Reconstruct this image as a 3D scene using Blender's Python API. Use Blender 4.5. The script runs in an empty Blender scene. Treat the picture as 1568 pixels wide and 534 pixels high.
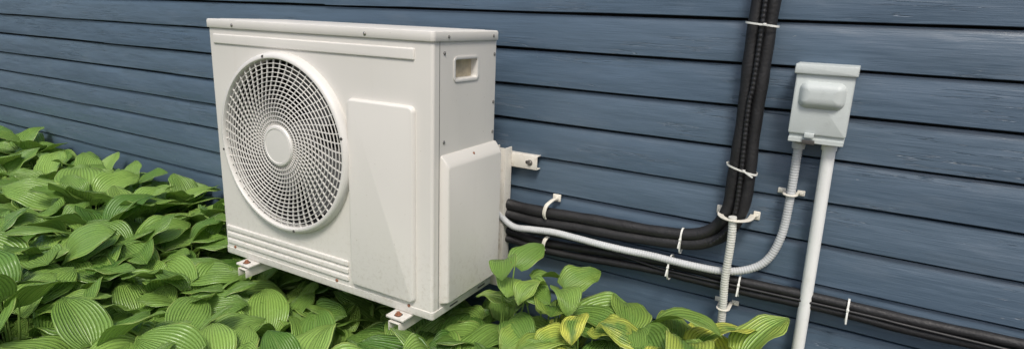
import bpy, math, random
import numpy as np
from mathutils import Vector, Matrix
random.seed(7); rng=np.random.default_rng(11)
scene=bpy.context.scene
COL=scene.collection

# ------------------------------------------------------------------ helpers
def empty(name,loc=(0,0,0)):
    o=bpy.data.objects.new(name,None); o.empty_display_size=.1; COL.objects.link(o); return o
def mesh_obj(name,verts,faces,mat=None,parent=None,ang=35):
    me=bpy.data.meshes.new(name); me.from_pydata([tuple(v) for v in verts],[],faces); me.update()
    import bmesh
    bm=bmesh.new(); bm.from_mesh(me); bmesh.ops.recalc_face_normals(bm,faces=bm.faces); bm.to_mesh(me); bm.free()
    if ang:
        me.polygons.foreach_set('use_smooth',[True]*len(me.polygons)); me.set_sharp_from_angle(angle=math.radians(ang))
    o=bpy.data.objects.new(name,me); COL.objects.link(o)
    if mat: me.materials.append(mat)
    if parent: o.parent=parent
    return o
def rr(cx,cy,hx,hy,r,n=6):
    r=min(r,hx,hy); pts=[]
    for (sx,sy,a0) in ((1,1,0),(-1,1,90),(-1,-1,180),(1,-1,270)):
        for i in range(n+1):
            a=math.radians(a0+90*i/n)
            pts.append((cx+sx*(hx-r)+r*math.cos(a),cy+sy*(hy-r)+r*math.sin(a)))
    return pts
FR=lambda u,v,w:(u,w,v)      # u=X v=Z w=Y   (front facing plates)
TOP=lambda u,v,w:(u,v,w)     # prism along Z
SIDE=lambda u,v,w:(w,u,v)    # u=Y v=Z w=X
def loft(name,u0,u1,v0,v1,r,layers,mp,mat,parent,n=6,capa=True,capb=True,ang=35):
    cx,cy=(u0+u1)/2,(v0+v1)/2; hx,hy=(u1-u0)/2,(v1-v0)/2
    V=[];F=[];N=4*(n+1)
    for ins,w in layers:
        for p in rr(cx,cy,hx-ins,hy-ins,max(r-ins,.0006),n): V.append(mp(p[0],p[1],w))
    for k in range(len(layers)-1):
        for i in range(N):
            j=(i+1)%N; F.append((k*N+i,k*N+j,(k+1)*N+j,(k+1)*N+i))
    if capa: F.append(tuple(range(N)))
    if capb: F.append(tuple((len(layers)-1)*N+i for i in range(N)))
    return mesh_obj(name,V,F,mat,parent,ang)
def emboss(name,x0,x1,z0,z1,r,y,h,ch,mat,parent,mp=FR,sg=-1):
    L=[(-.0,y-sg*.003),(0,y+sg*.0)]
    for i in range(7):
        a=math.pi/2*i/6; L.append((ch*(1-math.cos(a)), y+sg*h*math.sin(a)))
    return loft(name,x0,x1,z0,z1,r,L,mp,mat,parent,capa=False)
def box(name,x0,x1,y0,y1,z0,z1,mat,parent,b=.0015):
    b=min(b,(x1-x0)/2.2,(y1-y0)/2.2,(z1-z0)/2.2)
    return loft(name,x0,x1,y0,y1,b,[(b,z0),(b*.3,z0+b*.3),(0,z0+b),(0,z1-b),(b*.3,z1-b*.3),(b,z1)],TOP,mat,parent,n=3,ang=50)
def lathe(name,prof,c,mat,parent,axis='Y',n=96,close=True,ang=35):
    V=[];F=[];m=len(prof)
    for i in range(n):
        a=2*math.pi*i/n
        for r,t in prof:
            if axis=='Y': V.append((c[0]+r*math.cos(a),c[1]+t,c[2]+r*math.sin(a)))
            elif axis=='X': V.append((c[0]+t,c[1]+r*math.cos(a),c[2]+r*math.sin(a)))
            else: V.append((c[0]+r*math.cos(a),c[1]+r*math.sin(a),c[2]+t))
    for i in range(n):
        j=(i+1)%n
        for k in range(m if close else m-1):
            l=(k+1)%m; F.append((i*m+k,j*m+k,j*m+l,i*m+l))
    return mesh_obj(name,V,F,mat,parent,ang)
def catmull(P,ds):
    P=[Vector(p) for p in P]; P=[P[0]*2-P[1]]+P+[P[-1]*2-P[-2]]
    out=[]
    for i in range(1,len(P)-2):
        p0,p1,p2,p3=P[i-1:i+3]
        for k in range(24):
            t=k/24
            out.append(.5*((2*p1)+(p2-p0)*t+(2*p0-5*p1+4*p2-p3)*t*t+(3*p1-p0-3*p2+p3)*t**3))
    out.append(P[-2])
    L=[0]
    for a,b in zip(out,out[1:]): L.append(L[-1]+(b-a).length)
    n=max(2,int(L[-1]/ds)); res=[];j=0
    for i in range(n+1):
        d=L[-1]*i/n
        while j<len(L)-2 and L[j+1]<d: j+=1
        t=(d-L[j])/max(1e-9,L[j+1]-L[j]); res.append(out[j].lerp(out[j+1],min(1,t)))
    return res
def sweep(name,P,rad,mat,parent,ds=.01,n=14,ribs=None,closed=False,raw=False,flat=None,wob=0):
    pts=[Vector(p) for p in P] if raw else catmull(P,ds)
    V=[];F=[];N=len(pts)
    T=[]
    for i in range(N):
        if closed: t=pts[(i+1)%N]-pts[i-1]
        else: t=pts[min(i+1,N-1)]-pts[max(i-1,0)]
        T.append(t.normalized())
    up=Vector((0,-1,0))
    if abs(T[0].dot(up))>.9: up=Vector((0,0,1))
    nrm=(up-T[0]*up.dot(T[0])).normalized(); s=0
    for i in range(N):
        nrm=(nrm-T[i]*nrm.dot(T[i])).normalized(); bn=T[i].cross(nrm)
        if i: s+=(pts[i]-pts[i-1]).length
        r=rad
        if ribs: r=rad*(1+ribs[1]*math.sin(2*math.pi*s/ribs[0]))
        if wob: r*=1+wob*(math.sin(s*61+rad*999)*.5+math.sin(s*23.7)*.5)
        for k in range(n):
            a=2*math.pi*k/n
            if flat: V.append(pts[i]+nrm*(flat[0]*math.copysign(abs(math.cos(a))**.4,math.cos(a)))+bn*(flat[1]*math.copysign(abs(math.sin(a))**.4,math.sin(a))))
            else: V.append(pts[i]+nrm*r*math.cos(a)+bn*r*math.sin(a))
    M=N if closed else N-1
    for i in range(M):
        for k in range(n):
            l=(k+1)%n; j=(i+1)%N
            F.append((i*n+k,i*n+l,j*n+l,j*n+k))
    if not closed: F+= [tuple(range(n)),tuple((N-1)*n+k for k in range(n))]
    return mesh_obj(name,V,F,mat,parent,50)

# ------------------------------------------------------------------ materials
class NT:
    def __init__(s,name):
        s.m=bpy.data.materials.new(name); s.m.use_nodes=True; s.t=s.m.node_tree; s.t.nodes.clear()
        s.out=s.t.nodes.new('ShaderNodeOutputMaterial'); s.p=s.n('ShaderNodeBsdfPrincipled'); s.l(s.p.outputs[0],s.out.inputs[0])
        s.tc=s.n('ShaderNodeTexCoord')
    def n(s,t,**k):
        x=s.t.nodes.new(t)
        for a,b in k.items(): setattr(x,a,b)
        return x
    def l(s,a,b): s.t.links.new(a,b)
    def inp(s,i,v):
        if hasattr(v,'is_output') or hasattr(v,'links'): s.l(v,i)
        else: i.default_value=v
    def math(s,op,a,b=0,c=None,clamp=False):
        x=s.n('ShaderNodeMath',operation=op); x.use_clamp=clamp; s.inp(x.inputs[0],a); s.inp(x.inputs[1],b)
        if c is not None: s.inp(x.inputs[2],c)
        return x.outputs[0]
    def noise(s,scale,detail=4,vec=None,mapscale=None,rough=.5):
        x=s.n('ShaderNodeTexNoise'); x.inputs['Scale'].default_value=scale; x.inputs['Detail'].default_value=detail; x.inputs['Roughness'].default_value=rough
        v=vec or s.tc.outputs['Object']
        if mapscale:
            m=s.n('ShaderNodeMapping'); m.inputs['Scale'].default_value=mapscale; s.l(v,m.inputs[0]); v=m.outputs[0]
        s.l(v,x.inputs['Vector']); return x.outputs['Fac']
    def ramp(s,f,a,b,lo=0,hi=1):
        x=s.n('ShaderNodeMapRange'); x.inputs[1].default_value=a; x.inputs[2].default_value=b; x.inputs[3].default_value=lo; x.inputs[4].default_value=hi; s.l(f,x.inputs[0]); return x.outputs[0]
    def mix(s,f,a,b,mode='MIX'):
        x=s.n('ShaderNodeMix',data_type='RGBA',blend_type=mode); s.inp(x.inputs[0],f)
        for i,v in ((6,a),(7,b)):
            if isinstance(v,tuple): x.inputs[i].default_value=v if len(v)==4 else v+(1,)
            else: s.l(v,x.inputs[i])
        return x.outputs[2]
    def bump(s,h,dist,strength=1,prev=None):
        x=s.n('ShaderNodeBump'); x.inputs['Distance'].default_value=dist; x.inputs['Strength'].default_value=strength; s.l(h,x.inputs['Height'])
        if prev: s.l(prev,x.inputs['Normal'])
        return x.outputs[0]
def simple(name,col,rough=.5,var=.12,scale=6,bumpd=0,bscale=200,metal=0,dirt=None):
    m=NT(name); f=m.ramp(m.noise(scale,5),.3,.7)
    c=m.mix(f,tuple(x*(1-var) for x in col),tuple(min(1,x*(1+var*.6)) for x in col))
    if dirt:
        g=m.ramp(m.noise(scale*4,8,rough=.7),.54,.75,0,dirt[1]); c=m.mix(g,c,dirt[0])
    m.l(c,m.p.inputs['Base Color']); m.p.inputs['Metallic'].default_value=metal
    m.l(m.ramp(m.noise(scale*2.5,4),.3,.7,rough-.07,rough+.08),m.p.inputs['Roughness'])
    if bumpd: m.l(m.bump(m.noise(bscale,3),bumpd),m.p.inputs['Normal'])
    return m.m
def ac_mat(name,col):
    m=NT(name); geo=m.n('ShaderNodeNewGeometry'); pos=geo.outputs['Position']; sep=m.n('ShaderNodeSeparateXYZ'); m.l(pos,sep.inputs[0])
    c=m.mix(m.ramp(m.noise(2.2,4,pos),.3,.7),tuple(x*.94 for x in col),tuple(x*1.02 for x in col))
    st=m.noise(1,5,pos,(30,30,1.6),.6); c=m.mix(m.ramp(st,.55,.8,0,.10),c,(.45,.40,.31))
    low=m.ramp(sep.outputs[2],.46,.72,1,0); spk=m.ramp(m.noise(70,6,pos,rough=.7),.5,.72,0,.5)
    c=m.mix(m.math('MULTIPLY',low,spk,clamp=True),c,(.33,.28,.20))
    sp2=m.ramp(m.noise(120,2,pos),.74,.78,0,.55); c=m.mix(sp2,c,(.33,.29,.22))
    m.l(c,m.p.inputs['Base Color']); m.l(m.ramp(m.noise(5,5,pos),.3,.7,.36,.55),m.p.inputs['Roughness'])
    b=m.bump(m.noise(3,2,pos),.006,.5); b=m.bump(m.noise(600,2,pos),.0002,.6,b); m.l(b,m.p.inputs['Normal']); return m.m
M_AC=ac_mat('ac_paint',(.675,.655,.605))
M_AC2=ac_mat('ac_paint_side',(.66,.64,.59))
M_GR=simple('grille_plastic',(.66,.645,.605),.4,.05,8)
M_DARK=simple('dark_interior',(.026,.026,.026),.7,.2,8)
M_FAN=simple('fan_plastic',(.14,.14,.14),.5,.15,9)
M_SEAM=simple('seam',(.06,.057,.052),.8,.2,20)
M_LAP_SHADE=simple('lap_shade_backing',(.012,.014,.018),.9,.2,20)  # near-black colour stands in for the shadow under each lap
M_SCREW=simple('screw_steel',(.35,.33,.30),.35,.2,60,metal=.8)
M_RUST=simple('rust',(.26,.11,.06),.8,.3,90,.0005,300)
M_BR=simple('bracket_paint',(.68,.65,.58),.5,.08,8,.0002,300,dirt=((.28,.18,.10),.7))
M_FOAM=simple('black_foam',(.012,.012,.013),.58,.3,25,.0014,140)
M_RUB=simple('black_cable',(.014,.014,.015),.45,.3,25,.0004,200)
M_PVC=simple('pvc_white',(.78,.79,.76),.38,.06,8,dirt=((.4,.41,.35),.25))
M_FLEX=simple('flex_conduit_grey',(.50,.515,.515),.55,.08,15,dirt=((.25,.25,.22),.3))
M_HOSE=simple('drain_hose',(.60,.60,.55),.55,.08,15,dirt=((.25,.25,.2),.4))
M_CLIP=simple('clip_white',(.72,.69,.60),.45,.06,30)
M_TIE=simple('tie_white',(.72,.72,.67),.4,.04,30)
M_BOX=simple('box_paint',(.52,.56,.54),.42,.06,7,.0003,260,dirt=((.28,.30,.28),.25))

def wall_mat():
    m=NT('blue_siding_paint'); geo=m.n('ShaderNodeNewGeometry'); sep=m.n('ShaderNodeSeparateXYZ'); m.l(geo.outputs['Position'],sep.inputs[0])
    k=m.math('FLOOR',m.math('DIVIDE',m.math('SUBTRACT',sep.outputs[2],1.3167-1.141*2),.1141))
    wn=m.n('ShaderNodeTexWhiteNoise',noise_dimensions='1D'); m.l(k,wn.inputs['W'])
    comb=m.n('ShaderNodeCombineXYZ'); m.l(m.math('MULTIPLY',wn.outputs[0],37.0),comb.inputs[0])
    va=m.n('ShaderNodeVectorMath',operation='ADD'); m.l(geo.outputs['Position'],va.inputs[0]); m.l(comb.outputs[0],va.inputs[1]); v=va.outputs[0]
    big=m.noise(1.0,4,v,(1.2,1,3)); streak=m.noise(1,6,v,(3,1,80),.65); fine=m.noise(1,5,v,(10,1,300),.6); blot=m.noise(7,6,v,(.5,1,1.4),.6)
    c=m.mix(m.ramp(big,.3,.7),(.062,.098,.140),(.080,.122,.170))
    c=m.mix(m.ramp(wn.outputs[0],0,1,0,.4),c,(.090,.130,.172))
    c=m.mix(m.ramp(streak,.55,.8,0,.25),c,(.041,.068,.103))
    c=m.mix(m.ramp(blot,.55,.78,0,.36),c,(.15,.185,.22))
    ch=m.noise(55,3,v,(.5,1,2.2)); c=m.mix(m.ramp(ch,.755,.78,0,.6),c,(.27,.29,.30))
    m.l(c,m.p.inputs['Base Color'])
    m.l(m.ramp(blot,.3,.7,.27,.45),m.p.inputs['Roughness'])
    cr=m.noise(1,3,v,(2.2,1,70)); crack=m.ramp(m.math('ABSOLUTE',m.math('SUBTRACT',cr,.5)),0,.014,0,1)
    mask=m.ramp(m.noise(1,2,v,(2,1,9)),.52,.58,0,1)
    crk=m.math('ADD',crack,m.math('SUBTRACT',1,mask),clamp=True)
    b=m.bump(fine,.0007,.7); b=m.bump(streak,.0018,.7,b); b=m.bump(crk,.0020,.7,b); b=m.bump(m.noise(5,3,v,(.5,1,2)),.014,.7,b)
    m.l(b,m.p.inputs['Normal']); return m.m
M_WALL=wall_mat()

def leaf_mat(name,dark,light,yellow):
    m=NT(name); uv=m.n('ShaderNodeUVMap'); uv.uv_map='UVMap'; sp=m.n('ShaderNodeSeparateXYZ'); m.l(uv.outputs[0],sp.inputs[0])
    w=m.math('ABSOLUTE',m.math('SUBTRACT',m.math('MULTIPLY',sp.outputs[0],2),1))
    t=m.n('ShaderNodeAttribute',attribute_name='tint'); y=m.n('ShaderNodeAttribute',attribute_name='yel')
    wv=m.math('POWER',m.math('ABSOLUTE',m.math('SINE',m.math('MULTIPLY',w,math.pi*7.5))),.6)  # 0 in veins
    c=m.mix(t.outputs['Fac'],dark,light)
    n1=m.ramp(m.noise(9,4),.3,.7); c=m.mix(m.math('MULTIPLY',n1,.3),c,light)
    ya=m.math('MULTIPLY',y.outputs['Fac'],m.ramp(m.math('ADD',w,m.ramp(m.noise(25,4),.3,.7,-.4,.5)),.1,.7),clamp=True)
    c=m.mix(ya,c,yellow)
    c=m.mix(m.ramp(wv,0,.8,.26,0),c,(dark[0]*.5,dark[1]*.5,dark[2]*.5))
    c=m.mix(m.ramp(w,.0,.05,.5,0),c,(.32,.45,.12))
    edge=m.math('MULTIPLY',m.ramp(w,.90,.99,0,.5),m.ramp(m.noise(14,3),.45,.6),clamp=True); c=m.mix(edge,c,(.45,.50,.16))
    spots=m.ramp(m.noise(60,3),.73,.77,0,.85); c=m.mix(spots,c,(.24,.14,.05))
    m.l(c,m.p.inputs['Base Color']); m.l(m.ramp(m.noise(12,3),.3,.7,.22,.38),m.p.inputs['Roughness'])
    b=m.bump(wv,.0032,.85); b=m.bump(m.noise(45,3),.0026,.6,b); m.l(b,m.p.inputs['Normal'])
    tr=m.n('ShaderNodeBsdfTranslucent'); m.l(m.mix(.5,c,(.34,.56,.06)),tr.inputs[0]); m.l(b,tr.inputs['Normal'])
    mx=m.n('ShaderNodeMixShader'); mx.inputs[0].default_value=.2; m.l(m.p.outputs[0],mx.inputs[1]); m.l(tr.outputs[0],mx.inputs[2]); m.l(mx.outputs[0],m.out.inputs[0])
    return m.m
M_LEAF=leaf_mat('hosta_leaf',(.075,.180,.030),(.285,.455,.098),(.74,.76,.13))
def ground_mat():
    m=NT('mulch_soil'); f=m.noise(18,8,rough=.7); c=m.mix(m.ramp(f,.35,.65),(.018,.012,.008),(.075,.05,.032))
    m.l(c,m.p.inputs['Base Color']); m.p.inputs['Roughness'].default_value=.95
    m.l(m.bump(m.noise(35,6,rough=.7),.03),m.p.inputs['Normal']); return m.m
M_GROUND=ground_mat()
M_CONC=simple('concrete',(.25,.24,.23),.9,.2,5,.002,60)

# ------------------------------------------------------------------ ground
g=[];gf=[];
xs=[-400,-60,-12]+[-11+.5*i for i in range(36)]+[12,60,400]; ys=[-400,-60,-10]+[-6+.4*i for i in range(16)]+[1,20,400]
for x in xs:
    for y in ys:
        near=(-11<=x<=7 and -6<=y<=0.1); g.append((x,y,(.02*math.sin(x*3.1+y*2)+.015*math.sin(x*7.7-y*5)) if near else 0))
for i in range(len(xs)-1):
    for j in range(len(ys)-1):
        a=i*len(ys)+j; gf.append((a,a+1,a+len(ys)+1,a+len(ys)))
mesh_obj('ground',g,gf,M_GROUND,None,60)

# ------------------------------------------------------------------ siding wall
wall=empty('clapboard_siding_wall')
E=.1141; Z0=1.3167; GAP=.0085  # the gap is a recess shaped to deepen the shadow line under each board
V=[];F=[]
for k in range(-10,17):
    zb=Z0+k*E
    x=-13.0-random.random()*2
    while x<6:
        Lp=random.uniform(2.6,4.6); x1=min(x+Lp,6.2)
        if -1.6<x1<1.7: x1=1.7+random.random()
        n=max(2,int((x1-x)/.10)); base=len(V)
        oy=random.uniform(-.0008,.0008); oz=random.uniform(-.0012,.0012); ph=random.random()*9
        for i in range(n+1):
            xx=x+.0006+(x1-x-.0012)*i/n
            wz=oz+.0011*math.sin(xx*2.3+ph)+.0008*math.sin(xx*7.1+ph*2)+random.uniform(-.0004,.0004)
            wy=oy+.0012*math.sin(xx*1.7+ph*3)+random.uniform(-.0002,.0002)
            V+=[(xx,.014,zb+wz),(xx,-.0165+wy,zb+wz),(xx,-.0182+wy,zb+wz+.0015),(xx,-.0175+wy,zb+.035),(xx,-.0125+wy,zb+.075),(xx,-.0066+wy*.4,zb+E-GAP+wz*.4),(xx,-.0052,zb+E-GAP+.0012),(xx,.014,zb+E-GAP+.002)]
        m_=8
        for i in range(n):
            for q in range(m_-1):
                a=base+i*m_+q; F.append((a,a+1,a+m_+1,a+m_))
        F.append(tuple(base+q for q in range(m_))); F.append(tuple(base+n*m_+q for q in range(m_)))
        x=x1
mesh_obj('clapboards',V,F,M_WALL,wall,30)
box('sheathing',-15,6.2,.0145,.15,.15,3.2,M_LAP_SHADE,wall)  # wall backing, coloured so the lap lines read as shade
box('foundation',-15,6.2,.004,.25,-.2,.149,M_CONC,wall)

# ------------------------------------------------------------------ AC unit
ac=empty('heat_pump_outdoor_unit')
X0,X1,Y0,Y1,ZB,ZT=-1.847,-.947,-.500,-.190,.461,1.257
RC=.009
body=loft('body_shell',X0,X1,Y0,Y1,RC,[(.0,ZB+.018),(0,1.234)],TOP,M_AC,ac,n=6)
FC=(-1.513,Y0,.891)
c1=lathe('cut',[(0.0001,-.05),(.262,-.05),(.262,.22),(0.0001,.22)],FC,None,None,n=96)
c2=loft('cut2',-.405,-.297,1.129,1.183,.006,[(0,-.99+.02),(0,-.90)],SIDE,None,None)
for c in (c1,c2):
    md=body.modifiers.new('b','BOOLEAN'); md.operation='DIFFERENCE'; md.object=c; md.solver='EXACT'
bpy.context.view_layer.update()
dg=bpy.context.evaluated_depsgraph_get(); nm=bpy.data.meshes.new_from_object(body.evaluated_get(dg)); body.modifiers.clear(); body.data=nm
nm.polygons.foreach_set('use_smooth',[True]*len(nm.polygons)); nm.set_sharp_from_angle(angle=math.radians(25))
for c in (c1,c2): bpy.data.objects.remove(c)
lathe('fan_shroud',[(.2605,.002),(.2605,.21),(.001,.21)],FC,M_DARK,ac,close=False)
fan=[];ff=[]
for b in range(3):
    a0=b*2*math.pi/3+.4; base=len(fan)
    for i in range(9):
        r=.05+.19*i/8
        for j in range(11):
            t=j/10; a=a0+(t*1.45)+.35*(i/8)**1.5
            fan.append((FC[0]+r*math.cos(a),FC[1]+.06+.055*t-.01*math.sin(t*3.1),FC[2]+r*math.sin(a)))
    for i in range(8):
        for j in range(10):
            q=base+i*11+j; ff.append((q,q+1,q+12,q+11))
mesh_obj('fan_blades',fan,ff,M_FAN,ac,60)
lathe('fan_hub',[(.001,.04),(.05,.045),(.06,.06),(.06,.13),(.001,.13)],FC,M_FAN,ac,close=False,n=48)
lathe('grille_rim',[(.281,.001),(.281,-.008),(.2785,-.018),(.2735,-.025),(.268,-.0275),(.2635,-.027),(.2605,-.022),(.2590,-.012),(.2590,.012),(.262,.012)],FC,M_GR,ac,n=128,ang=50)
def gy(r): return -.0200-.0085*(1-(r/.26)**2)
V=[];F=[]
def ring(r,w,d0,n=120):
    b=len(V)
    for i in range(n):
        a=2*math.pi*i/n; y=gy(r)
        for rr_,yy in ((r-w,y+.0008),(r-w*.5,y),(r+w*.5,y),(r+w,y+.0008),(r+w,y+d0),(r-w,y+d0)):
            V.append((FC[0]+rr_*math.cos(a),FC[1]+yy,FC[2]+rr_*math.sin(a)))
    for i in range(n):
        j=(i+1)%n
        for k in range(6):
            l=(k+1)%6; F.append((b+i*6+k,b+j*6+k,b+j*6+l,b+i*6+l))
NR=14
for i in range(NR): ring(.0770+(.2475-.0770)*i/(NR-1),.00115,.0028)
NRB=56
for s in range(NRB):
    a0=2*math.pi*s/NRB; b=len(V); n=16
    for i in range(n+1):
        q=i/n; r=.060+.201*q; a=a0-.52*math.sin(q*math.pi/2); y=gy(r)+.0012
        dA=-.52*math.cos(q*math.pi/2)*math.pi/2/.201
        ta=math.atan2(dA*r,1); tx,tz=math.cos(a+ta+math.pi/2),math.sin(a+ta+math.pi/2)
        cx,cz=FC[0]+r*math.cos(a),FC[2]+r*math.sin(a); w=.0007+.0007*q
        for sg,yy in ((-1,0),(1,0),(1,.0045),(-1,.0045)): V.append((cx+sg*w*tx,FC[1]+y+yy,cz+sg*w*tz))
    for i in range(n):
        for k in range(4):
            l=(k+1)%4; F.append((b+i*4+k,b+i*4+l,b+(i+1)*4+l,b+(i+1)*4+k))
mesh_obj('fan_grille',V,F,M_GR,ac,40)
lathe('grille_hub_cap',[(.001,-.0325),(.045,-.032),(.052,-.0318),(.0535,-.0335),(.0600,-.0325),(.0640,-.028),(.0650,-.018),(.058,-.016),(.001,-.016)],FC,M_GR,ac,close=False,n=64)
for a in (12,100,190,280):
    a=math.radians(a); cx,cz=FC[0]+.2695*math.cos(a),FC[2]+.2695*math.sin(a)
    lathe('rim_clip',[(.001,-.0295),(.0035,-.029),(.0045,-.026)],(cx,Y0,cz),M_SEAM,ac,close=False,n=16)
emboss('service_cover_panel',-1.243,-1.003,.499,1.062,.018,Y0,.014,.007,M_AC,ac)
emboss('top_strip',-1.822,-1.006,1.180,1.211,.004,Y0,.005,.004,M_AC,ac)
for z0,z1 in ((.5485,.566),(.5240,.5415),(.4995,.517)):
    emboss('base_rib',-1.833,-1.262,z0,z1,.004,Y0,.0055,.0035,M_AC,ac)
box('corner_seam',-.9472,-.9463,-.4735,-.4718,ZB+.02,1.232,M_SEAM,ac,.0002)
# lid
loft('top_lid',X0-.005,X1+.005,Y0-.006,Y1+.004,.012,[(.006,1.2300),(0.001,1.2300),(0,1.2315),(0,1.2500),(.0012,1.2545),(.004,1.2565),(.009,1.257),(.03,1.257),(.033,1.2582)],TOP,M_AC,ac,n=8)
loft('lid_shade_strip',X0+.0005,X1-.0005,Y0+.0005,Y1-.0005,RC,[(0,1.2275),(0,1.2305)],TOP,M_SEAM,ac)  # dark strip standing in for the shadow line beneath the lid
loft('base_pan',X0-.002,X1+.0025,Y0-.002,Y1+.002,.011,[(.006,ZB-.002),(.001,ZB),(0,ZB+.003),(0,ZB+.022),(.0025,ZB+.0235)],TOP,M_AC2,ac,n=6)
def screw(x,y,z,ax,par,r=.0042,mat=None):
    sgn={'Y':-1,'X':1}[ax]
    lathe('screw',[(.0001,sgn*.0030),(r*.6,sgn*.0028),(r,sgn*.0012),(r*1.25,sgn*.0008),(r*1.25,-sgn*.001)],(x,y,z),mat or M_SCREW,par,axis=ax,close=False,n=14)
for x in (-1.72,-1.17): screw(x,Y0-.0062,1.240,'Y',ac)
for x,z in ((-1.315,.489),(-1.03,.484),(-1.80,.489)): screw(x,Y0-.001,z,'Y',ac,.0042,M_RUST)
for y,z in ((-.452,.965),(-.452,1.20),(-.205,1.19),(-.205,1.05),(-.205,.96)): screw(X1,y,z,'X',ac,.0042)
screw(X1+.005,-.22,1.242,'X',ac,.0036); screw(X1+.005,-.44,1.242,'X',ac,.0036)
V=[];F=[]
for (h,w_,x) in ((.007,0,.0005),(.007,0,.0025),(.0015,0,.0035),(-.0015,0,.002),(-.003,0,-.019)):
    for p in rr(-.351,1.156,.054+h,.027+h,.007+max(h,-.004)):
        V.append((X1+x,p[0],p[1]))
N=28
for k in range(4):
    for i in range(N):
        j=(i+1)%N; F.append((k*N+i,k*N+j,(k+1)*N+j,(k+1)*N+i))
mesh_obj('handle_bezel',V,F,M_GR,ac,40)
loft('handle_back',-.404,-.298,1.130,1.182,.005,[(0,X1-.0185),(0,X1-.0195)],SIDE,simple('handle_inner',(.50,.43,.30),.6,.25,40),ac)
V=[];F=[]
def vc(y0,y1,z0,z1,x,r):
    return [(x,p[0],p[1]) for p in rr((y0+y1)/2,(z0+z1)/2,(y1-y0)/2,(z1-z0)/2,r,5)]
loops=[vc(-.466,-.186,.497,.930,X1-.002,.006),vc(-.466,-.186,.497,.930,X1+.003,.006),vc(-.462,-.187,.500,.912,X1+.017,.006),vc(-.4595,-.188,.5015,.902,X1+.0225,.006),vc(-.455,-.190,.505,.896,X1+.025,.005)]
for L in loops: V+=L
N=24
for k in range(4):
    for i in range(N):
        j=(i+1)%N; F.append((k*N+i,k*N+j,(k+1)*N+j,(k+1)*N+i))
F.append(tuple(4*N+i for i in range(N)))
mesh_obj('valve_cover',V,F,M_AC2,ac,28)
screw(X1+.0135,-.325,.915,'X',ac,.004,M_RUST)
for y in (-.40,-.25): box('base_slot',X1+.0018,X1+.0031,y-.02,y+.02,ZB+.009,ZB+.014,M_SEAM,ac,.0003)
box('rear_coil',X0+.03,X1-.05,Y1+.0005,Y1+.006,.50,1.20,M_DARK,ac)

# ------------------------------------------------------------------ wall bracket
br=empty('wall_mounting_bracket')
def cchan_x(name,x0,x1,yb,yf,z0,z1,t=.003):
    box(name+'_web',x0,x1,yf,yf+t,z0,z1,M_BR,br,.001)
    box(name+'_top',x0,x1,yf+t,yb,z1-t,z1,M_BR,br,.001); box(name+'_bot',x0,x1,yf+t,yb,z0,z0+t,M_BR,br,.001)
cchan_x('rail',-1.95,-.872,-.0185,-.045,.818,.864)
loft('rail_slot',-.915,-.890,.834,.846,.006,[(0,-.0453),(0,-.0445)],FR,M_SEAM,br)
lathe('rail_bolt',[(.0001,-.052),(.006,-.0515),(.0065,-.047),(.0100,-.0465),(.0100,-.0450)],(-.898,0,.840),M_SCREW,br,close=False,n=12)
for x in (-1.016,-1.73):
    box('upright_web',x,x+.004,-.088,-.0455,.40,.885,M_BR,br,.001)
    box('upright_face',x+.0041,x+.046,-.0880,-.0845,.40,.885,M_BR,br,.001)
    box('upright_web2',x+.0461,x+.050,-.088,-.0455,.40,.885,M_BR,br,.001)
for xc in (-1.050,-1.712):
    w=.020
    box('arm_top',xc-w,xc+w,-.545,-.045,.441,.4445,M_BR,br,.001)
    box('arm_side_l',xc-w-.0001,xc-w+.003,-.545,-.045,.415,.4409,M_BR,br,.001)
    box('arm_side_r',xc+w-.003,xc+w+.0001,-.545,-.045,.415,.4409,M_BR,br,.001)
    box('pad',xc-.016,xc+.016,-.535,-.215,.4447,.4505,M_RUB,br,.001)
    box('unit_foot',xc-.032,xc+.032,-.542,-.470,.4508,.4588,M_AC2,br,.002)
    loft('foot_slot',xc-.011,xc+.011,-.535,-.512,.008,[(0,.4586),(0,.4592)],TOP,M_SEAM,br)
    lathe('foot_bolt',[(.0001,.010),(.006,.0095),(.0065,.004),(.0105,.0035),(.0105,0)],(xc,-.524,.4590),M_RUST,br,axis='Z',close=False,n=6,ang=20)

# ------------------------------------------------------------------ pipes
lines=empty('insulated_refrigerant_pipe_set')
yA=-.055
A=[(-1.20,-.12,.74),(-1.06,-.085,.712),(-.95,yA,.688),(-.84,yA,.687),(-.70,yA,.693),(-.55,yA,.697),(-.43,yA,.702),(-.345,yA,.715),(-.295,yA,.748),(-.270,yA,.80),(-.264,yA,.87),(-.260,yA,1.06),(-.262,yA,1.28),(-.258,yA,1.6),(-.258,yA,2.6)]
B=[(-1.20,-.13,.70),(-1.06,-.095,.672),(-.95,-.056,.655),(-.84,-.056,.652),(-.70,-.056,.661),(-.55,-.056,.665),(-.42,-.056,.675),(-.335,-.056,.690),(-.270,-.056,.728),(-.236,-.056,.79),(-.226,-.056,.87),(-.228,-.056,1.06),(-.225,-.056,1.28),(-.223,-.056,1.6),(-.223,-.056,2.6)]
sweep('pipe_upper',A,.0176,M_FOAM,lines,.012,18,wob=.07)
sweep('pipe_lower',B,.0170,M_FOAM,lines,.012,18,wob=.07)
sweep('control_cable',[(-.30,-.070,.70),(-.262,-.074,.745),(-.246,-.076,.80),(-.243,-.077,.9),(-.247,-.077,1.1),(-.241,-.077,1.3),(-.241,-.077,2.6)],.0060,M_RUB,lines,.003,10,ribs=(.012,.12))
low=empty('insulated_pipe_run')
sweep('pipe_top',[(-1.2,-.12,.66),(-1.06,-.09,.622),(-.95,-.052,.592),(-.86,-.05,.580),(-.75,-.05,.585),(-.587,-.05,.597),(-.42,-.05,.607),(-.218,-.05,.603),(-.02,-.05,.606),(.2,-.05,.603),(.42,-.05,.607),(.9,-.05,.604),(3,-.05,.60)],.0132,M_FOAM,low,.015,16,wob=.06)
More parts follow.
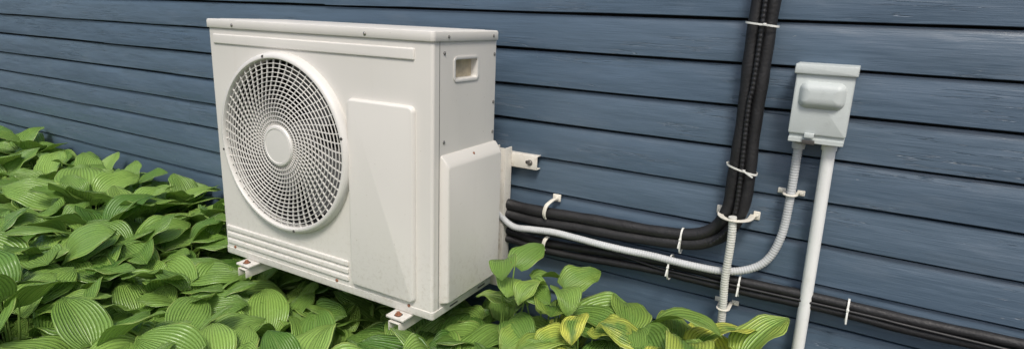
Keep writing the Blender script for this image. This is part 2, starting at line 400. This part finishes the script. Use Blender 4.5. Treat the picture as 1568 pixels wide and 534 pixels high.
sweep('pipe_bottom',[(-1.2,-.12,.60),(-1.06,-.09,.582),(-.95,-.055,.566),(-.84,-.052,.556),(-.70,-.05,.560),(-.584,-.05,.569),(-.42,-.05,.577),(-.215,-.05,.575),(0,-.05,.581),(.206,-.05,.577),(.42,-.05,.581),(.9,-.05,.579),(3,-.05,.575)],.0125,M_FOAM,low,.015,16,wob=.06)
sweep('thin_cable',[(-1.05,-.10,.69),(-.95,-.078,.640),(-.86,-.070,.612),(-.75,-.066,.618),(-.62,-.062,.612),(-.50,-.062,.596),(-.40,-.064,.590),(-.2,-.064,.592),(.1,-.062,.594),(.5,-.064,.592),(3,-.062,.59)],.0042,M_RUB,low,.01,8)
flex=empty('flexible_conduit')
G=[(-1.15,-.12,.80),(-1.05,-.10,.76),(-1.011,-.09,.712),(-.985,-.085,.66),(-.930,-.085,.626),(-.86,-.085,.630),(-.782,-.085,.637),(-.70,-.085,.635),(-.626,-.085,.632),(-.54,-.082,.630),(-.46,-.08,.631),(-.344,-.078,.628),(-.253,-.07,.630),(-.186,-.06,.651),(-.146,-.055,.69),(-.124,-.052,.76),(-.118,-.052,.85),(-.117,-.055,.95),(-.117,-.058,1.03)]
sweep('corrugated_tube',G,.0108,M_FLEX,flex,.0016,12,ribs=(.0072,.05))
lathe('connector',[(.0001,0),(.015,0),(.016,.004),(.016,.016),(.014,.018),(.0135,.028),(.0001,.028)],(-.117,-.058,.999),M_FLEX,flex,axis='Z',close=False,n=24)
drain=empty('drain_hose')
sweep('hose',[(-.246,-.100,.80),(-.243,-.098,.76),(-.243,-.095,.706),(-.246,-.09,.617),(-.243,-.08,.522),(-.243,-.07,.44)],.0108,M_HOSE,drain,.0016,12,ribs=(.0075,.06))
pvc=empty('pvc_conduit_pipe')
sweep('pipe',[(-.047,-.055,1.03),(-.044,-.055,.8),(-.041,-.055,.55),(-.038,-.055,.2),(-.036,-.055,-.05)],.0155,M_PVC,pvc,.05,28)
lathe('connector',[(.0001,0),(.0175,0),(.018,.003),(.018,.016),(.0205,.017),(.0205,.024),(.0001,.024)],(-.047,-.055,1.003),M_PVC,pvc,axis='Z',close=False,n=28)

def strap(name,c,axis,ha,hb,mat,wd=.0024,th=.0008,par=None,tail=None,tilt=0):
    e=par or empty(name); pts=[]
    for i in range(40):
        a=2*math.pi*i/40; ca=math.copysign(abs(math.cos(a))**.8,math.cos(a)); sa=math.copysign(abs(math.sin(a))**.8,math.sin(a))
        if axis=='Z': pts.append((c[0]+ha*ca,c[1]+hb*sa,c[2]+tilt*ca*ha))
        else: pts.append((c[0]+tilt*ca*ha,c[1]+hb*sa,c[2]+ha*ca))
    V=[];F=[];n=len(pts)
    for i,p in enumerate(pts):
        ctr=Vector(c); d=(Vector(p)-ctr); d=d.normalized()
        wv=Vector((0,0,wd)) if axis=='Z' else Vector((wd,0,0))
        for s1,s2 in ((-1,0),(1,0),(1,1),(-1,1)): V.append(Vector(p)+wv*s1+d*th*2*s2)
    for i in range(n):
        j=(i+1)%n
        for k in range(4):
            l=(k+1)%4; F.append((i*4+k,j*4+k,j*4+l,i*4+l))
    mesh_obj('strap',V,F,mat,e,40)
    hx,hy,hz=c[0]+(ha*.25 if axis=='Z' else 0),c[1]-hb-.003,c[2]+(ha*.25 if axis!='Z' else 0)
    box('head',hx-.0035,hx+.0035,hy-.003,hy+.003,hz-.0035,hz+.0035,mat,e,.001)
    if tail: sweep('tail',[(hx,hy,hz),(hx+tail[0]*.5,hy-.006,hz+tail[1]*.5),(hx+tail[0],hy-.008,hz+tail[1])],.001,mat,e,.004,8,flat=(.0007,.0022))
    return e
strap('cable_tie',(-.243,-.062,1.302),'Z',.0395,.0255,M_TIE,tilt=-.10,tail=(.022,-.004))
strap('cable_tie',(-.245,-.062,.926),'Z',.0395,.0255,M_TIE,tilt=-.25,tail=(.025,-.012))
strap('cable_tie',(-.383,-.056,.688),'X',.037,.020,M_TIE,tail=(-.002,-.024))
strap('cable_tie',(-.407,-.056,.600),'X',.036,.030,M_TIE,tail=(-.002,-.024))
strap('cable_tie',(-.211,-.054,.591),'X',.030,.0165,M_TIE,tail=(-.001,-.03))
strap('cable_tie',(.058,-.054,.593),'X',.030,.0165,M_TIE,tail=(.001,-.035))
def hook(c,r,h):
    e=empty('pipe_clip')
    P=[(c[0]+.012,-.020,c[2]+h),(c[0]+.010,-.045,c[2]+h+.004),(c[0]+.004,-.078,c[2]+h*.8),(c[0],-.086,c[2]+h*.3),(c[0]-.002,-.087,c[2]-h*.4),(c[0]-.002,-.078,c[2]-h*.9)]
    sweep('clip_band',P,.004,M_CLIP,e,.004,10,flat=(.0022,.0068))
    box('clip_foot',c[0]-.004,c[0]+.024,-.024,-.0175,c[2]+h-.008,c[2]+h+.016,M_CLIP,e,.002)
    lathe('clip_screw',[(.0001,-.031),(.004,-.030),(.005,-.0235)],(c[0]+.012,0,c[2]+h+.006),M_CLIP,e,close=False,n=12)
hook((-.815,0,.700),.02,.028)
hook((-.812,0,.590),.02,.024)
def clamp(name,c,ha,hb,ear,hgt=.011):
    e=empty(name); pts=[]
    for i in range(33):
        a=math.pi+math.pi*i/32; pts.append((c[0]+ha*math.cos(a),c[1]+hb*math.sin(a),c[2]))
    pts=[(c[0]-ha,-.022,c[2])]+pts+[(c[0]+ha,-.022,c[2])]
    sweep('band',pts,.003,M_CLIP,e,.004,10,raw=True,flat=(.0018,hgt/2))
    for s in (-1,1):
        x0=c[0]+s*ha; x1=c[0]+s*(ha+ear); lo,hi=min(x0,x1),max(x0,x1)
        box('ear',lo,hi,-.0235,-.0180,c[2]-hgt*.75,c[2]+hgt*.75,M_CLIP,e,.002)
        lathe('ear_screw',[(.0001,-.0275),(.0035,-.027),(.0045,-.0235)],((lo+hi)/2,0,c[2]),M_CLIP,e,close=False,n=12)
    return e
clamp('pipe_clamp',(-.245,-.055,.792),.040,.053,.018,.016)
clamp('pipe_clamp',(-.119,-.052,.874),.0135,.0145,.020,.010)
clamp('pipe_clamp',(-.243,-.075,.522),.0135,.0145,.020,.010)

# ------------------------------------------------------------------ disconnect box
bx=empty('electrical_disconnect_box')
loft('box_body',-.140,-.018,1.027,1.200,.004,[(.0,-.012),(0,-.094),(.001,-.0955),(.003,-.096)],FR,M_BOX,bx)
loft('cover',-.1435,-.0145,1.043,1.198,.005,[(.0,-.080),(0,-.098),(.0012,-.1008),(.004,-.102)],FR,M_BOX,bx)
loft('hood',-.148,-.010,1.190,1.2135,.003,[(0,-.012),(0,-.106),(.001,-.109),(.003,-.110)],FR,M_BOX,bx)
BL=[(0,-.1015),(.001,-.104),(.004,-.109),(.008,-.1135),(.013,-.1170),(.019,-.1188),(.026,-.1195)]
loft('cover_bulge',-.131,-.028,1.108,1.174,.020,BL,FR,M_BOX,bx,n=10,capa=False,ang=60)
loft('bottom_lip',-.141,-.017,1.022,1.034,.002,[(0,-.012),(0,-.098),(.001,-.0995)],FR,M_BOX,bx)
box('latch_tab',-.108,-.080,-.108,-.0995,1.020,1.030,M_SEAM,bx,.001)
box('hasp',-.105,-.083,-.110,-.1025,1.036,1.048,M_BOX,bx,.001)

# ------------------------------------------------------------------ hostas
NS,NW=13,13
def leaf_pts(base,phi,e0,droop,L,hw,cup,und,roll,bend,ph):
    s=np.linspace(0,1,NS); w=np.linspace(-1,1,NW)
    th=e0-droop*s**1.2; ds=L/(NS-1)
    px=np.concatenate([[0],np.cumsum(np.cos((th[1:]+th[:-1])/2))*ds]); pz=np.concatenate([[0],np.cumsum(np.sin((th[1:]+th[:-1])/2))*ds])
    f=(s**.52)*((1-s)**.82); f=f/f.max()
    Wd=hw*f; S,W=np.meshgrid(s,w,indexing='ij'); WD=Wd[:,None]*W
    back=-.15*L*(np.abs(W)**2)*((1-S)**5)*np.minimum(1,S*14)
    nz=cup*Wd[:,None]*np.abs(W)**1.4 + und*np.sin(S*11+ph+np.sign(W)*.8)*np.abs(W)**2*np.minimum(1,(1-S)*3) - .30*Wd[:,None]*np.abs(W)**3*S
    nz=nz-.0014*np.cos(W*math.pi*6)*f[:,None]
    nx=-np.sin(th)[:,None]; nzv=np.cos(th)[:,None]; tx=np.cos(th)[:,None]; tz=np.sin(th)[:,None]
    al=px[:,None]+nx*nz+tx*back; zz=pz[:,None]+nzv*nz+tz*back; ac_=WD*math.cos(cup*.7)+bend*L*S**2
    cr,sr=math.cos(roll),math.sin(roll)
    ac2=ac_*cr-zz*sr; zz2=ac_*sr+zz*cr
    cp,sp=math.cos(phi),math.sin(phi)
    X=base[0]+al*cp-ac2*sp; Y=base[1]+al*sp+ac2*cp; Z=base[2]+zz2
    return np.stack([X,Y,Z],-1).reshape(-1,3)
qf=[]
for i in range(NS-1):
    for j in range(NW-1):
        a=i*NW+j; qf.append((a,a+1,a+NW+1,a+NW))
qf=np.array(qf); uvb=np.stack(np.meshgrid(np.linspace(0,1,NS),np.linspace(0,1,NW),indexing='ij')[::-1],-1).reshape(-1,2)
def build_hosta(name,plants):
    PV=[];PF=[];UV=[];T=[];YL=[];off=0
    for pl in plants:
        x,y,H,n,Ls,yel,R,ymax=pl['x'],pl['y'],pl['H'],pl['n'],pl['L'],pl.get('yel',0),pl.get('R',.2),pl.get('ymax',-.035)
        a0=rng.uniform(0,6.28); ptint=rng.uniform(-.15,.15); sc=rng.uniform(.88,1.14)
        for i in range(n):
            q=(i+.5)/n; phi=a0+i*2.39996+rng.uniform(-.25,.25)
            rb=.015+R*q**.8*rng.uniform(.8,1.15); hb=H*(1-.50*q**1.5)*rng.uniform(.86,1.10)
            e0=math.radians(52*(1-q)**1.2+2+rng.uniform(-14,14)); dr=math.radians(rng.uniform(45,100))*(.6+.5*q)
            L=sc*Ls*rng.uniform(.70,1.22)*(.82+.25*math.sin(q*3)); hw=L*rng.uniform(.33,.42)
            if pl.get('aim') is not None and i<pl['aim'][0]:
                phi=math.radians(pl['aim'][1])+rng.uniform(-.9,.9); e0=math.radians(rng.uniform(10,50)); dr=math.radians(rng.uniform(70,120)); rb+=.03
            base=np.array([x+rb*math.cos(phi),y+rb*math.sin(phi),hb])
            P=leaf_pts(base,phi,e0,dr,L,hw,rng.uniform(.08,.45),rng.uniform(.003,.011),rng.uniform(-.45,.45),rng.uniform(-.16,.16),rng.uniform(0,6))
            my=P[:,1].max()
            if my>ymax: P[:,1]-=(my-ymax)*1.0; base[1]-=(my-ymax)
            inside=(P[:,0]>X0-.02)&(P[:,0]<X1+.03)&(P[:,1]>Y0-.02)&(P[:,2]>.395)
            if inside.any():
                P[:,2]-=(P[inside,2].max()-.39); base[2]=P[0,2]
                if base[2]<.05: continue
            if P[:,2].min()<.01: P[:,2]=np.maximum(P[:,2],.012)
            PV.append(P); PF.append(qf+off); UV.append(uvb); k=NS*NW
            tint=np.clip(.42+ptint+rng.normal(0,.27)-.45*(q-.5),0,1); T.append(np.full(k,tint)); yy=np.clip(yel*rng.uniform(-.2,1.3),0,1); YL.append(np.full(k,yy)); off+=k  # random leaf tone, with shade painted in: outer, lower leaves darker
            c0=np.array([x+.015*math.cos(phi),y+.015*math.sin(phi),0.0]); b1=base; mid=c0*.45+b1*.55; mid[2]=b1[2]*.78; mid[:2]=c0[:2]*.7+b1[:2]*.3
            rg=[]
            for t in np.linspace(0,1,6):
                p=(1-t)**2*c0+2*t*(1-t)*mid+t*t*b1
                if t==1: p=P[NW//2]
                r=.0038*(1-.4*t)
                for dx,dy in ((r,0),(0,r),(-r,0),(0,-r)): rg.append(p+np.array([dx,dy,0]))
            rg=np.array(rg); fs=[]
            for a in range(5):
                for b in range(4): fs.append((a*4+b,a*4+(b+1)%4,(a+1)*4+(b+1)%4,(a+1)*4+b))
            PV.append(rg); PF.append(np.array(fs)+off); UV.append(np.full((24,2),.49)); T.append(np.full(24,.8)); YL.append(np.full(24,0.)); off+=24
    Vv=np.concatenate(PV); Ff=np.concatenate(PF); uv=np.concatenate(UV); t=np.concatenate(T); yl=np.concatenate(YL)
    me=bpy.data.meshes.new(name); me.vertices.add(len(Vv)); me.vertices.foreach_set('co',Vv.ravel().astype(np.float32))
    me.loops.add(len(Ff)*4); me.loops.foreach_set('vertex_index',Ff.ravel().astype(np.int32))
    me.polygons.add(len(Ff)); me.polygons.foreach_set('loop_start',np.arange(0,len(Ff)*4,4,dtype=np.int32)); me.polygons.foreach_set('loop_total',np.full(len(Ff),4,dtype=np.int32))
    me.update(calc_edges=True); me.validate()
    ul=me.uv_layers.new(name='UVMap'); ul.data.foreach_set('uv',uv[Ff.ravel()].ravel().astype(np.float32))
    for nme,arr in (('tint',t),('yel',yl)):
        at=me.attributes.new(nme,'FLOAT','POINT'); at.data.foreach_set('value',arr.astype(np.float32))
    me.polygons.foreach_set('use_smooth',[True]*len(me.polygons)); me.materials.append(M_LEAF)
    o=bpy.data.objects.new(name,me); COL.objects.link(o); return o
pls=[]
sp=.25
for i in range(20):
    for j in range(7):
        x=-1.02-sp*i+rng.uniform(-.07,.07)+(sp/2 if j%2 else 0); y=-.19-sp*.86*j+rng.uniform(-.05,.05)
        if x>-.98: continue
        under=(X0-.12<x<X1+.05 and y>Y0-.14)
        front=(X0-.1<x<X1+.2 and not under)
        H=rng.uniform(.36,.46)
        if under: H*=.65
        elif front: H=rng.uniform(.33,.38)
        pls.append(dict(x=x,y=y,H=H,n=25,L=.190,R=.18,yel=.0))
build_hosta('hosta_bed',pls)
right=[(-.84,-.30,.60,.175,.0,15,(2,-75)),(-.69,-.28,.55,.17,.15,16,(2,-60)),(-.56,-.34,.50,.16,.8,16,(2,-70)),(-.43,-.27,.51,.165,.1,16,(3,-70)),(-.30,-.31,.50,.165,.8,16,(3,-80)),(-.20,-.27,.48,.16,.9,16,(2,-70)),(-.10,-.28,.46,.15,.2,16,(3,-60)),
       (-.88,-.52,.40,.18,.0,20,None),(-.68,-.54,.40,.175,.1,20,None),(-.48,-.50,.41,.165,.6,20,None),(-.30,-.46,.41,.16,.8,20,None),(-.13,-.42,.37,.14,.5,20,None)]
for x,y,H,L,ye,n,aim in right:
    build_hosta('hosta_plant',[dict(x=x,y=y,H=H,n=n,L=L,R=.13,yel=ye,ymax=-.11,aim=aim)])

# ------------------------------------------------------------------ light / world
w=bpy.data.worlds.new('World'); scene.world=w; w.use_nodes=True; nt=w.node_tree
sky=nt.nodes.new('ShaderNodeTexSky'); sky.sky_type='NISHITA'; sky.sun_disc=False
EL,AZ=math.radians(54),math.radians(150)
sky.sun_elevation=EL; sky.sun_rotation=AZ; sky.air_density=1.0; sky.dust_density=3.5; sky.ozone_density=1.0
bg=nt.nodes['Background']; nt.links.new(sky.outputs[0],bg.inputs[0]); bg.inputs[1].default_value=.15
sd=bpy.data.lights.new('sun','SUN'); sd.energy=2.4; sd.angle=math.radians(14); sd.color=(1,.96,.90); so=bpy.data.objects.new('sun',sd); COL.objects.link(so)
dirv=Vector((math.sin(AZ)*math.cos(EL),math.cos(AZ)*math.cos(EL),math.sin(EL)))
so.rotation_euler=dirv.to_track_quat('Z','Y').to_euler(); so.location=dirv*20

# ------------------------------------------------------------------ camera
cam=bpy.data.cameras.new('camera'); co=bpy.data.objects.new('camera',cam); COL.objects.link(co); scene.camera=co
cam.sensor_fit='HORIZONTAL'; cam.sensor_width=36; cam.lens=36*930/1568; cam.clip_start=.02; cam.clip_end=2000
back=Vector((.4768,-.8439,.2525)).normalized(); right_=Vector((.8648,.4973,.0368)); right_=(right_-back*right_.dot(back)).normalized(); up=back.cross(right_)
Mx=Matrix((right_,up,back)).transposed().to_4x4(); Mx.translation=Vector((0,-1.75,1.30)); co.matrix_world=Mx
scene.view_settings.view_transform='Standard'; scene.view_settings.look='None'; scene.view_settings.exposure=0
